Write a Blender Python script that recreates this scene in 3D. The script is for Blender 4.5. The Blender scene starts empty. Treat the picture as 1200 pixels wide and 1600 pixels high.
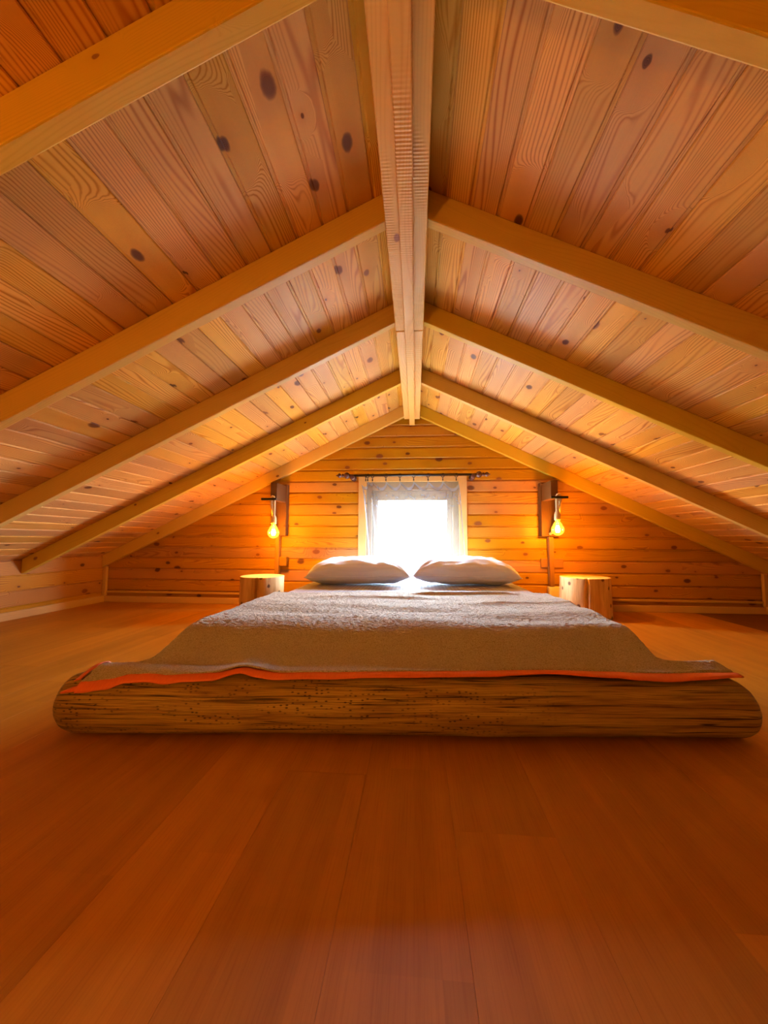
import bpy, bmesh, math, random
from mathutils import Vector, Matrix, noise
random.seed(7)
S = bpy.context.scene
COL = S.collection

# ------------------------------------------------------------------ camera
cd = bpy.data.cameras.new('camera')
cd.sensor_fit = 'VERTICAL'; cd.sensor_height = 32.0; cd.lens = 12.0      # 600 px focal length in a 1600 px tall frame
cd.clip_start = 0.02
cam = bpy.data.objects.new('camera', cd); COL.objects.link(cam)
_r = Vector((0.99664101, 0.08175081, 0.0048471)); _u = Vector((0.00111813, -0.07276533, 0.99734846)); _f = Vector((-0.08188675, 0.99399296, 0.07261232))
M = Matrix.Identity(4)
for i in range(3):
    M[i][0] = _r[i]; M[i][1] = _u[i]; M[i][2] = -_f[i]
M.translation = Vector((0.0295, 0.0, 0.5663))
cam.matrix_world = M
S.camera = cam

# ------------------------------------------------------------------ world / light / exposure
S.view_settings.view_transform = 'Standard'; S.view_settings.look = 'None'
S.view_settings.gamma = 1.0; S.view_settings.use_curve_mapping = False
S.view_settings.exposure = 0.45
SKY = 215.0
LAMP_W = 26.0          # each bulb by the bed
REAR_W = 60.0          # bulb on the opposite gable
LAMP_COL = (1.0, 0.40, 0.008); REAR_COL = (1.0, 0.54, 0.08)
w = bpy.data.worlds.new('world'); S.world = w; w.use_nodes = True
bg = w.node_tree.nodes['Background']
bg.inputs[0].default_value = (0.74, 0.90, 1.10, 1); bg.inputs[1].default_value = SKY
S.cycles.max_bounces = 6; S.cycles.diffuse_bounces = 3; S.cycles.glossy_bounces = 2; S.cycles.transparent_max_bounces = 8
pl = bpy.data.lights.new('window_portal', 'AREA'); pl.shape = 'RECTANGLE'; pl.size = 0.80; pl.size_y = 0.90
pl.cycles.is_portal = True
po = bpy.data.objects.new('window_portal', pl); COL.objects.link(po)
po.location = (0, 3.40, 0.62); po.rotation_euler = (math.radians(-90), 0, 0)   # points into the room

# ------------------------------------------------------------------ room measures (metres)
YW, YF = 3.30, -1.30            # window gable, opposite gable
XK = 2.78                       # knee walls
SLOPE = 0.487
ZB = 1.771                      # apex of the board plane (underside)
ZR = 1.666                      # apex of the rafter undersides
TH = math.atan(SLOPE); CT, ST = math.cos(TH), math.sin(TH)

# ------------------------------------------------------------------ node helpers
class NT:
    def __init__(s, name):
        s.mat = bpy.data.materials.new(name); s.mat.use_nodes = True
        s.t = s.mat.node_tree; s.n = s.t.nodes; s.l = s.t.links
        s.bsdf = s.n['Principled BSDF']; s.out = s.n['Material Output']
    def put(s, sock, v):
        if v is None: return
        if isinstance(v, (int, float)): sock.default_value = v
        elif isinstance(v, (tuple, list)):
            sock.default_value = tuple(v) + (1.0,) if (len(v) == 3 and len(sock.default_value) == 4) else tuple(v)
        else: s.l.new(v, sock)
    def m(s, op, a, b=None, c=None, clamp=False):
        n = s.n.new('ShaderNodeMath'); n.operation = op; n.use_clamp = clamp
        s.put(n.inputs[0], a); s.put(n.inputs[1], b); s.put(n.inputs[2], c)
        return n.outputs[0]
    def add(s, a, b): return s.m('ADD', a, b)
    def sub(s, a, b): return s.m('SUBTRACT', a, b)
    def mul(s, a, b): return s.m('MULTIPLY', a, b)
    def div(s, a, b): return s.m('DIVIDE', a, b)
    def xyz(s, a, b, c=0.0):
        n = s.n.new('ShaderNodeCombineXYZ'); s.put(n.inputs[0], a); s.put(n.inputs[1], b); s.put(n.inputs[2], c); return n.outputs[0]
    def sep(s, v):
        n = s.n.new('ShaderNodeSeparateXYZ'); s.put(n.inputs[0], v); return n.outputs
    def obj(s): return s.n.new('ShaderNodeTexCoord').outputs['Object']
    def rnd(s): return s.n.new('ShaderNodeObjectInfo').outputs['Random']
    def noise(s, v, scale=1.0, detail=2.0, rough=0.5):
        n = s.n.new('ShaderNodeTexNoise'); s.put(n.inputs['Vector'], v)
        n.inputs['Scale'].default_value = scale; n.inputs['Detail'].default_value = detail; n.inputs['Roughness'].default_value = rough
        return n.outputs['Fac']
    def voro(s, v, scale=1.0, dim='2D', rand=1.0):
        n = s.n.new('ShaderNodeTexVoronoi'); n.voronoi_dimensions = dim; s.put(n.inputs['Vector'], v)
        n.inputs['Scale'].default_value = scale; n.inputs['Randomness'].default_value = rand
        return n.outputs
    def mix(s, f, a, b, blend='MIX'):
        n = s.n.new('ShaderNodeMix'); n.data_type = 'RGBA'; n.blend_type = blend
        s.put(n.inputs[0], f); s.put(n.inputs[6], a); s.put(n.inputs[7], b); return n.outputs[2]
    def fmix(s, f, a, b):
        return s.add(s.mul(a, s.sub(1.0, f)), s.mul(b, f))
    def step(s, x, lo, hi):
        n = s.n.new('ShaderNodeMapRange'); n.interpolation_type = 'SMOOTHSTEP'
        s.put(n.inputs[0], x); s.put(n.inputs[1], lo); s.put(n.inputs[2], hi)
        n.inputs[3].default_value = 0.0; n.inputs[4].default_value = 1.0
        return n.outputs[0]
    def hsv(s, col, h=0.5, sa=1.0, v=1.0):
        n = s.n.new('ShaderNodeHueSaturation'); s.put(n.inputs['Hue'], h); s.put(n.inputs['Saturation'], sa); s.put(n.inputs['Value'], v); s.put(n.inputs['Color'], col)
        return n.outputs[0]
    def bump(s, h, strength=0.2, dist=0.002):
        n = s.n.new('ShaderNodeBump'); n.inputs['Strength'].default_value = strength; n.inputs['Distance'].default_value = dist
        s.put(n.inputs['Height'], h); s.l.new(n.outputs[0], s.bsdf.inputs['Normal'])
    def fin(s, col, rough=0.5, spec=0.4):
        s.put(s.bsdf.inputs['Base Color'], col); s.put(s.bsdf.inputs['Roughness'], rough)
        s.bsdf.inputs['Specular IOR Level'].default_value = spec
        return s.mat

def pine(name, light, dark, knot, ring=0.0105, dens=0.6, along=2.0, across=8.0, kmax=0.020, rough=0.42, contrast=0.85, vary=0.22, warp=0.15, spec=0.4, sawn=0.0):
    t = NT(name)
    x, y, z = t.sep(t.obj()); r = t.rnd()
    X = t.add(x, t.mul(r, 37.3)); W = t.add(t.add(y, t.mul(z, 0.9)), t.mul(r, 11.7))
    vo = t.voro(t.xyz(t.mul(X, along), t.mul(W, across)), 1.0, '2D', 0.95)
    px, py, _ = t.sep(vo['Position']); c1, c2, c3 = t.sep(vo['Color'])
    dx = t.div(t.sub(t.mul(X, along), px), along); dy = t.div(t.sub(t.mul(W, across), py), across)
    wob = t.mul(t.sub(t.noise(t.xyz(t.mul(X, 40), t.mul(W, 60)), 1.0, 1.0), 0.5), 0.006)
    d = t.add(t.m('SQRT', t.add(t.m('POWER', t.mul(dx, 0.62), 2.0), t.m('POWER', dy, 2.0))), wob)
    pres = t.m('LESS_THAN', c2, dens)
    rk = t.add(0.0035, t.mul(t.m('POWER', c1, 1.4), kmax))
    q = t.div(d, t.mul(rk, 3.4))
    wgt = t.mul(t.m('EXPONENT', t.mul(t.mul(q, q), -1.0)), pres)
    n1 = t.noise(t.xyz(t.mul(X, 1.1), t.mul(W, 10.0), t.mul(r, 50.0)), 1.0, 1.0, 0.4)
    n2 = t.noise(t.xyz(t.mul(X, 7.0), t.mul(W, 70.0)), 1.0, 2.0)
    G = t.add(W, t.mul(t.sub(n1, 0.5), warp))
    G = t.add(t.fmix(wgt, G, t.mul(d, 1.4)), t.mul(n2, 0.0016))
    band = t.add(0.5, t.mul(0.5, t.m('SINE', t.mul(G, 6.2832 / ring))))
    band = t.m('POWER', band, 3.0)
    amp = t.step(t.noise(t.xyz(t.mul(X, 0.6), t.mul(W, 14.0), 3.0), 1.0, 1.0), 0.25, 0.7)
    fac = t.mul(t.mul(band, t.add(0.35, t.mul(amp, 0.65))), contrast)
    col = t.mix(fac, light, dark)
    streak = t.noise(t.xyz(t.mul(X, 3.0), t.mul(W, 420.0)), 1.0, 2.0)
    col = t.mix(t.mul(t.sub(1.0, streak), 0.22), col, dark)
    col = t.mix(t.mul(wgt, 0.35), col, dark)
    r2 = t.m('FRACT', t.mul(r, 7.13)); r3 = t.m('FRACT', t.mul(r, 23.7))
    col = t.hsv(col, t.add(0.5, t.mul(t.sub(r3, 0.62), 0.013)), t.add(0.92, t.mul(r3, 0.16)), t.add(1.0 - vary * 0.6, t.mul(r2, vary)))
    core = t.mul(t.sub(1.0, t.step(d, t.mul(rk, 0.62), t.mul(rk, 1.0))), pres)
    rim = t.mul(t.sub(1.0, t.step(t.m('ABSOLUTE', t.sub(d, t.mul(rk, 0.92))), 0.0, t.mul(rk, 0.28))), t.mul(pres, 0.55))
    kr = t.add(0.5, t.mul(0.5, t.m('SINE', t.mul(d, 2400.0))))
    kcol = t.mix(t.mul(t.add(0.4, t.mul(t.step(c3, 0.35, 0.7), 0.6)), t.add(0.45, t.mul(kr, 0.55))), tuple(1.9 * a for a in knot), tuple(0.4 * a for a in knot))
    col = t.mix(t.m('MINIMUM', t.add(t.mul(core, 0.93), rim), 0.97), col, kcol)
    if sawn:
        sw = t.m('SINE', t.add(t.mul(X, 6.2832 / 0.0105), t.mul(W, 18.0)))
        msk = t.mul(t.step(t.noise(t.xyz(t.mul(X, 2.2), t.mul(W, 9.0), 7.0), 1.0, 1.0), 0.42, 0.6), sawn)
        col = t.mix(t.mul(t.mul(t.step(sw, -0.2, 0.9), msk), 0.45), col, dark)
        t.bump(t.mul(sw, msk), 0.35, 0.002)
    return t.fin(col, t.add(rough, t.mul(streak, 0.1)), spec)

def plain(name, col, rough=0.6, metal=0.0, var=0.12, scale=40.0, bump=0.1, spec=0.4):
    t = NT(name)
    n = t.noise(t.obj(), scale, 3.0)
    c = t.mix(n, tuple(a * (1 - var) for a in col), tuple(min(1, a * (1 + var)) for a in col))
    t.bsdf.inputs['Metallic'].default_value = metal
    if bump: t.bump(n, bump, 0.001)
    return t.fin(c, rough, spec)

MAT = {}
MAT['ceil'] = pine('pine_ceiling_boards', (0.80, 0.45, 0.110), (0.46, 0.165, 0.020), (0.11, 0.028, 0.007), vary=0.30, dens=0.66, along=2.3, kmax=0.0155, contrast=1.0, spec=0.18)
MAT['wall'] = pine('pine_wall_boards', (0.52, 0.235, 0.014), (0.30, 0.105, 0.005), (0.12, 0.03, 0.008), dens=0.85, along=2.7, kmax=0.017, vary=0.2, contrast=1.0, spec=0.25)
MAT['rafter'] = pine('pine_rafters', (0.70, 0.455, 0.075), (0.54, 0.31, 0.04), (0.20, 0.08, 0.03), dens=0.35, along=1.6, contrast=0.35, vary=0.10, kmax=0.011, spec=0.25)
MAT['beam'] = pine('pine_ridge_beam', (0.78, 0.46, 0.13), (0.56, 0.27, 0.06), (0.25, 0.10, 0.04), dens=0.3, contrast=0.35, vary=0.10, sawn=0.8, spec=0.15)
MAT['trim'] = pine('pine_trim', (0.62, 0.37, 0.12), (0.48, 0.25, 0.07), (0.30, 0.12, 0.04), dens=0.2, contrast=0.3, vary=0.10)
MAT['sash'] = pine('grey_pine_sash', (0.27, 0.20, 0.12), (0.21, 0.15, 0.08), (0.12, 0.06, 0.03), dens=0.1, contrast=0.3, vary=0.08, spec=0.2)
MAT['under'] = plain('dark_underlay', (0.10, 0.05, 0.02), 0.9)
MAT['outer'] = plain('outer_shell', (0.30, 0.20, 0.11), 0.9)

def laminate(name, base, dark, vary=0.22):
    t = NT(name); x, y, z = t.sep(t.obj()); r = t.rnd()
    X = t.add(x, t.mul(r, 31.0)); Y = t.add(y, t.mul(r, 17.0))
    a = t.noise(t.xyz(t.mul(X, 1.2), t.mul(Y, 22.0)), 1.0, 3.0)
    b = t.noise(t.xyz(t.mul(X, 9.0), t.mul(Y, 320.0)), 1.0, 2.0, 0.6)
    strip = t.noise(t.xyz(t.mul(r, 9.0), t.m('FLOOR', t.mul(Y, 10.4)), t.m('FLOOR', t.mul(X, 2.2))), 3.7, 0.0)
    col = t.mix(t.add(t.mul(t.step(a, 0.3, 0.7), 0.45), t.mul(t.step(b, 0.42, 0.75), 0.4)), base, dark)
    col = t.hsv(col, 0.5, 1.0, t.add(t.add(0.78, t.mul(t.m('FRACT', t.mul(r, 5.7)), vary)), t.mul(strip, 0.25)))
    t.bump(b, 0.06, 0.0006)
    return t.fin(col, 0.52, 0.22)
MAT['floor'] = laminate('laminate_floor', (0.46, 0.185, 0.010), (0.33, 0.115, 0.004))
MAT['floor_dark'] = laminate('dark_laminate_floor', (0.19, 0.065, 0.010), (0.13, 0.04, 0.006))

# ------------------------------------------------------------------ object helpers
def mesh(name, verts, faces, smooth=False):
    me = bpy.data.meshes.new(name); me.from_pydata([tuple(v) for v in verts], [], faces); me.update()
    bm = bmesh.new(); bm.from_mesh(me); bmesh.ops.recalc_face_normals(bm, faces=bm.faces); bm.to_mesh(me); bm.free()
    if smooth:
        for p in me.polygons: p.use_smooth = True
    return me
def link(name, me, mat=None, parent=None, mw=None):
    if mat is not None and len(me.materials) == 0: me.materials.append(MAT[mat] if isinstance(mat, str) else mat)
    o = bpy.data.objects.new(name, me); COL.objects.link(o)
    if parent is not None: o.parent = parent
    if mw is not None:
        o.matrix_basis = (parent.matrix_basis.inverted() @ mw) if parent is not None and parent.parent is None else mw
    return o
def tag(o, label, cat, group=None):
    o['label'] = label; o['category'] = cat
    if group: o['group'] = group
    return o
def struct(o, label=None, cat=None):
    o['kind'] = 'structure'
    if label: o['label'] = label
    if cat: o['category'] = cat
    return o
def empty(name, loc=(0, 0, 0), rz=0.0):
    o = bpy.data.objects.new(name, None); COL.objects.link(o); o.empty_display_size = 0.05
    o.matrix_basis = Matrix.Translation(loc) @ Matrix.Rotation(rz, 4, 'Z')
    return o
def frame(xa, ya, za, o=(0, 0, 0)):
    m = Matrix.Identity(4)
    for i in range(3):
        m[i][0] = xa[i]; m[i][1] = ya[i]; m[i][2] = za[i]; m[i][3] = o[i]
    return m
def boxv(x0, x1, y0, y1, z0, z1):
    v = [(x0, y0, z0), (x1, y0, z0), (x1, y1, z0), (x0, y1, z0), (x0, y0, z1), (x1, y0, z1), (x1, y1, z1), (x0, y1, z1)]
    f = [(0, 3, 2, 1), (4, 5, 6, 7), (0, 1, 5, 4), (1, 2, 6, 5), (2, 3, 7, 6), (3, 0, 4, 7)]
    return v, f
def joinvf(parts):
    V, Fc = [], []
    for v, f in parts:
        b = len(V); V += list(v); Fc += [tuple(i + b for i in q) for q in f]
    return V, Fc
def box(name, b, mat, parent=None, bevel=0.0, mw=None):
    v, f = boxv(*b); o = link(name, mesh(name, v, f), mat, parent, mw)
    if bevel:
        md = o.modifiers.new('bevel', 'BEVEL'); md.width = bevel; md.segments = 2; md.limit_method = 'ANGLE'
    return o
def longbox(name, b, mat, parent=None, bevel=0.003, axis='X'):
    """a box whose local X runs along its length, so the grain follows it (b in parent's space)"""
    x0, x1, y0, y1, z0, z1 = b
    c = Vector(((x0 + x1) / 2, (y0 + y1) / 2, (z0 + z1) / 2)); h = Vector(((x1 - x0) / 2, (y1 - y0) / 2, (z1 - z0) / 2))
    if axis == 'X': fr = frame((1, 0, 0), (0, 1, 0), (0, 0, 1), c); e = h
    elif axis == 'Y': fr = frame((0, 1, 0), (-1, 0, 0), (0, 0, 1), c); e = Vector((h.y, h.x, h.z))
    else: fr = frame((0, 0, 1), (0, 1, 0), (-1, 0, 0), c); e = Vector((h.z, h.y, h.x))
    v, f = boxv(-e.x, e.x, -e.y, e.y, -e.z, e.z)
    o = link(name, mesh(name, v, f), mat, parent)
    o.matrix_basis = fr
    if bevel:
        md = o.modifiers.new('bevel', 'BEVEL'); md.width = bevel; md.segments = 2; md.limit_method = 'ANGLE'
    return o
def lathe(prof, seg=32, axis='Z', off=(0, 0, 0), rfn=None):
    V, Fc = [], []
    n = len(prof)
    for k in range(seg):
        a = 2 * math.pi * k / seg
        for i, (r, h) in enumerate(prof):
            rr = r * (rfn(a, h) if rfn else 1.0)
            p = (rr * math.cos(a), rr * math.sin(a), h)
            if axis == 'X': p = (p[2], p[0], p[1])
            elif axis == 'Y': p = (p[1], p[2], p[0])
            V.append((p[0] + off[0], p[1] + off[1], p[2] + off[2]))
    for k in range(seg):
        k2 = (k + 1) % seg
        for i in range(n - 1):
            Fc.append((k * n + i, k2 * n + i, k2 * n + i + 1, k * n + i + 1))
    Fc.append(tuple(k * n for k in range(seg))[::-1]); Fc.append(tuple(k * n + n - 1 for k in range(seg)))
    return V, Fc
def tube(pts, r, seg=10, closed=False):
    pts = [Vector(p) for p in pts]; V, Fc = [], []; n = len(pts)
    up = Vector((0.13, 0.31, 0.94)).normalized(); prev = None
    for i, p in enumerate(pts):
        a = pts[i - 1] if (i > 0 or closed) else p; b = pts[(i + 1) % n] if (i < n - 1 or closed) else p
        d = (b - a).normalized()
        if prev is None:
            nx = d.orthogonal().normalized()
        else:
            nx = (prev - d * prev.dot(d)).normalized()
        prev = nx; ny = d.cross(nx)
        for k in range(seg):
            t = 2 * math.pi * k / seg
            V.append(p + (nx * math.cos(t) + ny * math.sin(t)) * (r(i / (n - 1)) if callable(r) else r))
    m = n if closed else n - 1
    for i in range(m):
        for k in range(seg):
            a0, b0 = i * seg, ((i + 1) % n) * seg
            Fc.append((a0 + k, a0 + (k + 1) % seg, b0 + (k + 1) % seg, b0 + k))
    if not closed:
        Fc.append(tuple(range(seg))[::-1]); Fc.append(tuple((n - 1) * seg + k for k in range(seg)))
    return V, Fc
def interp(tab, x):
    if x <= tab[0][0]: return tab[0][1]
    for (a, b), (c, d) in zip(tab, tab[1:]):
        if x <= c:
            t = (x - a) / (c - a); t = t * t * (3 - 2 * t)
            return b + (d - b) * t
    return tab[-1][1]
def sm(t):
    t = max(0.0, min(1.0, t)); return t * t * (3 - 2 * t)

# lining board: local X along the board, Y across, visible face at z = 0 facing +Z, tongue recess on the far edge
def board_vf(w, xa, xb, t=0.0125, ch=0.003, tongue=0.009, rec=0.0065):
    prof = [(0, -t), (0, -ch), (ch, 0), (w - tongue - ch, 0), (w - tongue, -rec), (w, -rec), (w, -t)]
    V, Fc = [], []; n = len(prof)
    for end in (xa, xb):
        for (y, z) in prof: V.append((end(y) if callable(end) else end, y, z))
    for i in range(n):
        j = (i + 1) % n
        Fc.append((i, j, n + j, n + i))
    Fc.append(tuple(range(n))[::-1]); Fc.append(tuple(range(n, 2 * n)))
    return V, Fc

# ================================================================== THE SETTING
# ---- ground outside, seen only as bright light through the window
MAT['ground'] = plain('pale_gravel_ground', (0.16, 0.15, 0.13), 0.95, 0, 0.2, 2.0, 0)
v, f = boxv(-40, 40, YW + 0.3, 70, -2.9, -2.7)
struct(link('ground', mesh('ground', v, f), 'ground'), 'pale ground outside the window', 'ground')
# ---- floor
v, f = boxv(-3.1, 3.1, YF - 0.1, YW + 0.1, -0.10, -0.010)
floor = struct(link('floor', mesh('floor', v, f), 'under'), 'orange brown laminate plank floor of the attic', 'floor')
PW, PL = 0.1935, 1.29
def plank_mesh(wd, ln):
    ch = 0.0003; V = []
    for (a, z) in ((0.00012, -0.0098), (0.00012, -ch), (ch, 0)):
        V += [(a, a, z), (ln - a, a, z), (ln - a, wd - a, z), (a, wd - a, z)]
    Fc = [(0, 3, 2, 1), (8, 9, 10, 11)]
    for k in (0, 4):
        for i in range(4):
            j = (i + 1) % 4; Fc.append((k + i, k + j, k + 4 + j, k + 4 + i))
    return mesh('plank', V, Fc)
cache = {}
xcol = 2.232 + PW * 3 - 0.02
cols = []
xx = 2.232
while xx > -XK: cols.append((xx - PW, xx, False)); xx -= PW
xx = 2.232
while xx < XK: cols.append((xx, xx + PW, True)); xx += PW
for ci, (xa, xb, dk) in enumerate(cols):
    xa, xb = max(xa, -XK - 0.01), min(xb, XK + 0.01)
    y = YF - ((ci * 0.437) % 1.0) * PL
    while y < YW:
        ya, yb = max(y, YF), min(y + PL, YW + 0.012)
        if yb - ya > 0.02:
            key = (round(xb - xa, 4), round(yb - ya, 4), dk)
            if key not in cache: cache[key] = plank_mesh(xb - xa, yb - ya)
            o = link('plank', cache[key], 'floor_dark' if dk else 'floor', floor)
            o.matrix_basis = frame((0, 1, 0), (-1, 0, 0), (0, 0, 1), (xb, ya, 0))
        y += PL

# ---- ceiling: two slopes of lining boards
parts = []
for sgn in (-1, 1):
    L = (XK + 0.35) / CT
    q = []
    for s_, nrm in ((0.0, 0.0125), (0.0, 0.09)):
        for d_ in (0.0, L):
            for y in (YF - 0.12, YW + 0.12):
                x = sgn * (d_ * CT + nrm * ST * (0 if d_ == 0 else 1)); z = ZB - d_ * ST + nrm / CT if d_ == 0 else ZB - d_ * ST + nrm * CT
                q.append((x, y, z))
    parts.append((q, [(0, 1, 3, 2), (4, 6, 7, 5), (0, 4, 5, 1), (2, 3, 7, 6), (0, 2, 6, 4), (1, 5, 7, 3)]))
v, f = joinvf(parts)
ceiling = struct(link('ceiling', mesh('ceiling', v, f), 'under'), 'sloping pine board ceiling meeting at the ridge', 'ceiling')
BW = 0.0965; HL = (YW - YF) / 2; YM = (YW + YF) / 2
bm_ceil = mesh('board', *board_vf(BW - 0.0006, -HL, HL))
bm_first = mesh('board', *board_vf(0.0475, -HL, HL))
for sgn in (-1, 1):
    d = (sgn * CT, 0, -ST); n = (-sgn * ST, 0, -CT); xa = (0, float(sgn), 0)
    k = 0; p = 0.0
    ph = 0.0475 if sgn > 0 else 0.030
    while p < XK / CT:
        me = bm_first if k == 0 else bm_ceil
        st = (ph - 0.0475) if k == 0 else p
        o = link('board', me, 'ceil', ceiling)
        o.matrix_basis = frame(xa, d, n, (sgn * CT * st, YM, ZB - ST * st))
        p = ph if k == 0 else p + BW
        k += 1

# ---- gable walls
ZJ0, BH = 0.0105, 0.0975           # first joint, board height
HX, HZ0, HZ1 = 0.395, 0.19, 1.068  # window opening
def roofx(z): return max(0.0, (ZB - z) / SLOPE)
wx = 3.1
v, f = joinvf([boxv(-wx, -HX, YW + 0.0125, YW + 0.11, -0.1, 2.0), boxv(HX, wx, YW + 0.0125, YW + 0.11, -0.1, 2.0),
               boxv(-HX, HX, YW + 0.0125, YW + 0.11, -0.1, HZ0), boxv(-HX, HX, YW + 0.0125, YW + 0.11, HZ1, 2.0)])
wall_back = struct(link('wall_back', mesh('wall_back', v, f), 'outer'), 'pine board gable wall with the window', 'wall')
v, f = boxv(-wx, wx, YF - 0.11, YF - 0.0125, -0.1, 2.0)
wall_front = struct(link('wall_front', mesh('wall_front', v, f), 'outer'), 'pine board gable wall opposite the window', 'wall')
def gable(parent, fr_fn, hole):
    k = 0
    while ZJ0 + k * BH < ZB - 0.03:
        z0 = ZJ0 + k * BH; k += 1
        lim = lambda y, s: s * min(XK, roofx(z0 + y) - 0.002)
        segs = [(lambda y: lim(y, -1), lambda y: lim(y, 1))]
        if hole and z0 + BH > HZ0 + 0.02 and z0 < HZ1 - 0.02:
            segs = [(lambda y: lim(y, -1), -0.41), (0.41, lambda y: lim(y, 1))]
        for a, b in segs:
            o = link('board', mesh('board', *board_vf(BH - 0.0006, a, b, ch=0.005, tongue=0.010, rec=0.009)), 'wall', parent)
            o.matrix_basis = fr_fn(z0)
gable(wall_back, lambda z: frame((1, 0, 0), (0, 0, 1), (0, -1, 0), (0, YW, z)), True)
gable(wall_front, lambda z: frame((-1, 0, 0), (0, 0, 1), (0, 1, 0), (0, YF, z)), False)

# ---- knee walls
for sgn, nm in ((-1, 'wall_left'), (1, 'wall_right')):
    xs = sorted((sgn * (XK + 0.0125), sgn * (XK + 0.11)))
    v, f = boxv(xs[0], xs[1], YF - 0.11, YW + 0.11, -0.1, 0.50)
    kw = struct(link(nm, mesh(nm, v, f), 'outer'), 'low pine knee wall under the eave on the %s' % ('left' if sgn < 0 else 'right'), 'wall')
    z = 0.0
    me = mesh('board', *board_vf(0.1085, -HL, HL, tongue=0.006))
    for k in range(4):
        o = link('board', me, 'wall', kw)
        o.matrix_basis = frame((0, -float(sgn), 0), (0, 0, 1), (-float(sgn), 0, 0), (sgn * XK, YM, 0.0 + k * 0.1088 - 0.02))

# ---- skirting and corner trims
def base(name, b, axis, label):
    o = longbox(name, b, 'trim', None, 0.004, axis); return struct(o, label, 'baseboard')
base('baseboard_back', (-XK + 0.02, XK - 0.02, YW - 0.020, YW, 0.0, 0.052), 'X', 'low pine skirting along the foot of the window wall')
base('baseboard_left', (-XK, -XK + 0.020, YF, YW, 0.0, 0.058), 'Y', 'pale pine skirting along the left knee wall')
base('baseboard_right', (XK - 0.020, XK, YF, YW, 0.0, 0.058), 'Y', 'pale pine skirting along the right knee wall')
base('baseboard_front', (-XK + 0.02, XK - 0.02, YF, YF + 0.020, 0.0, 0.052), 'X', 'low pine skirting along the wall opposite the window')
struct(longbox('trim_1', (-XK + 0.02, XK - 0.02, YW - 0.016, YW, 0.082, 0.100), 'trim', None, 0.004, 'X'), 'thin pine ledge moulding just above the back skirting', 'trim')
for i, sgn in enumerate((-1, 1)):
    xs = sorted((sgn * XK, sgn * (XK - 0.034)))
    o = longbox('trim_%d' % (i + 2), (xs[0], xs[1], YW - 0.030, YW - 0.002, 0.056, 0.318), 'trim', None, 0.006, 'Z')
    struct(o, 'short pale pine corner trim at the %s end of the window wall' % ('left' if sgn < 0 else 'right'), 'trim')

# ---- window
win = empty('window_1', (0, YW, 0)); struct(win, 'small square window with pale pine casing in the gable wall', 'window')
Y1, Y2 = -0.014, 0.0
for nm, b, ax in (('casing', (-0.465, -HX, Y1, 0.0, 0.10, 1.115), 'Z'), ('casing', (HX, 0.465, Y1, 0.0, 0.10, 1.115), 'Z'),
                  ('casing', (-HX, HX, Y1, 0.0, HZ1, 1.115), 'X'), ('casing', (-HX, HX, Y1 - 0.02, 0.0, 0.10, HZ0), 'X')):
    longbox(nm, b, 'trim', win, 0.002, ax)
for b, ax in (((-HX, -0.345, 0.002, 0.10, HZ0, HZ1), 'Z'), ((0.345, HX, 0.002, 0.10, HZ0, HZ1), 'Z'), ((-0.345, 0.345, 0.002, 0.10, 0.995, HZ1), 'X'), ((-0.345, 0.345, 0.002, 0.10, HZ0, 0.225), 'X')):
    longbox('window_frame', b, 'sash', win, 0.002, ax)
sash = longbox('sash', (-0.345, -0.294, 0.025, 0.075, 0.225, 0.995), 'sash', win, 0.004, 'Z')
longbox('sash', (0.296, 0.345, 0.025, 0.075, 0.225, 0.995), 'sash', win, 0.004, 'Z')
longbox('sash', (-0.294, 0.296, 0.025, 0.075, 0.910, 0.995), 'sash', win, 0.004, 'X')
longbox('sash', (-0.294, 0.296, 0.025, 0.075, 0.225, 0.275), 'sash', win, 0.004, 'X')
t = NT('window_glass')
tr = t.n.new('ShaderNodeBsdfTransparent'); gl = t.n.new('ShaderNodeBsdfGlossy'); gl.inputs['Roughness'].default_value = 0.02
gl.inputs[0].default_value = (0.9, 0.95, 1, 1); tr.inputs[0].default_value = (0.96, 0.985, 0.985, 1)
mx = t.n.new('ShaderNodeMixShader'); mx.inputs[0].default_value = 0.06
t.l.new(tr.outputs[0], mx.inputs[1]); t.l.new(gl.outputs[0], mx.inputs[2]); t.l.new(mx.outputs[0], t.out.inputs[0])
MAT['glass'] = t.mat
box('pane', (-0.294, 0.296, 0.048, 0.054, 0.275, 0.910), 'glass', win)

# ================================================================== ROOF TIMBERS
def rafter(y0, y1, sgn, label):
    x0, x1 = 0.070, XK - 0.001
    d = Vector((sgn * CT, 0, -ST)); n = Vector((-sgn * ST, 0, -CT)); xa = Vector((0, float(sgn), 0))
    mw = frame(d, n, d.cross(n), (sgn * x0, (y0 + y1) / 2, ZR - SLOPE * x0))
    inv = mw.inverted(); V = []
    for y in (y0, y1):
        for x, zt in ((x0, ZR), (x1, ZR), (x1, ZB - 0.001), (x0, ZB - 0.001)):
            V.append(inv @ Vector((sgn * x, y, zt - SLOPE * x)))
    Fc = [(0, 1, 2, 3), (4, 7, 6, 5), (0, 4, 5, 1), (1, 5, 6, 2), (2, 6, 7, 3), (3, 7, 4, 0)]
    o = link('rafter', mesh('rafter', V, Fc), 'rafter'); o.matrix_basis = mw
    md = o.modifiers.new('bevel', 'BEVEL'); md.width = 0.0035; md.segments = 2; md.limit_method = 'ANGLE'
    return tag(o, label, 'rafter', 'pine roof rafters')
side = {-1: 'left', 1: 'right'}
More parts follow.
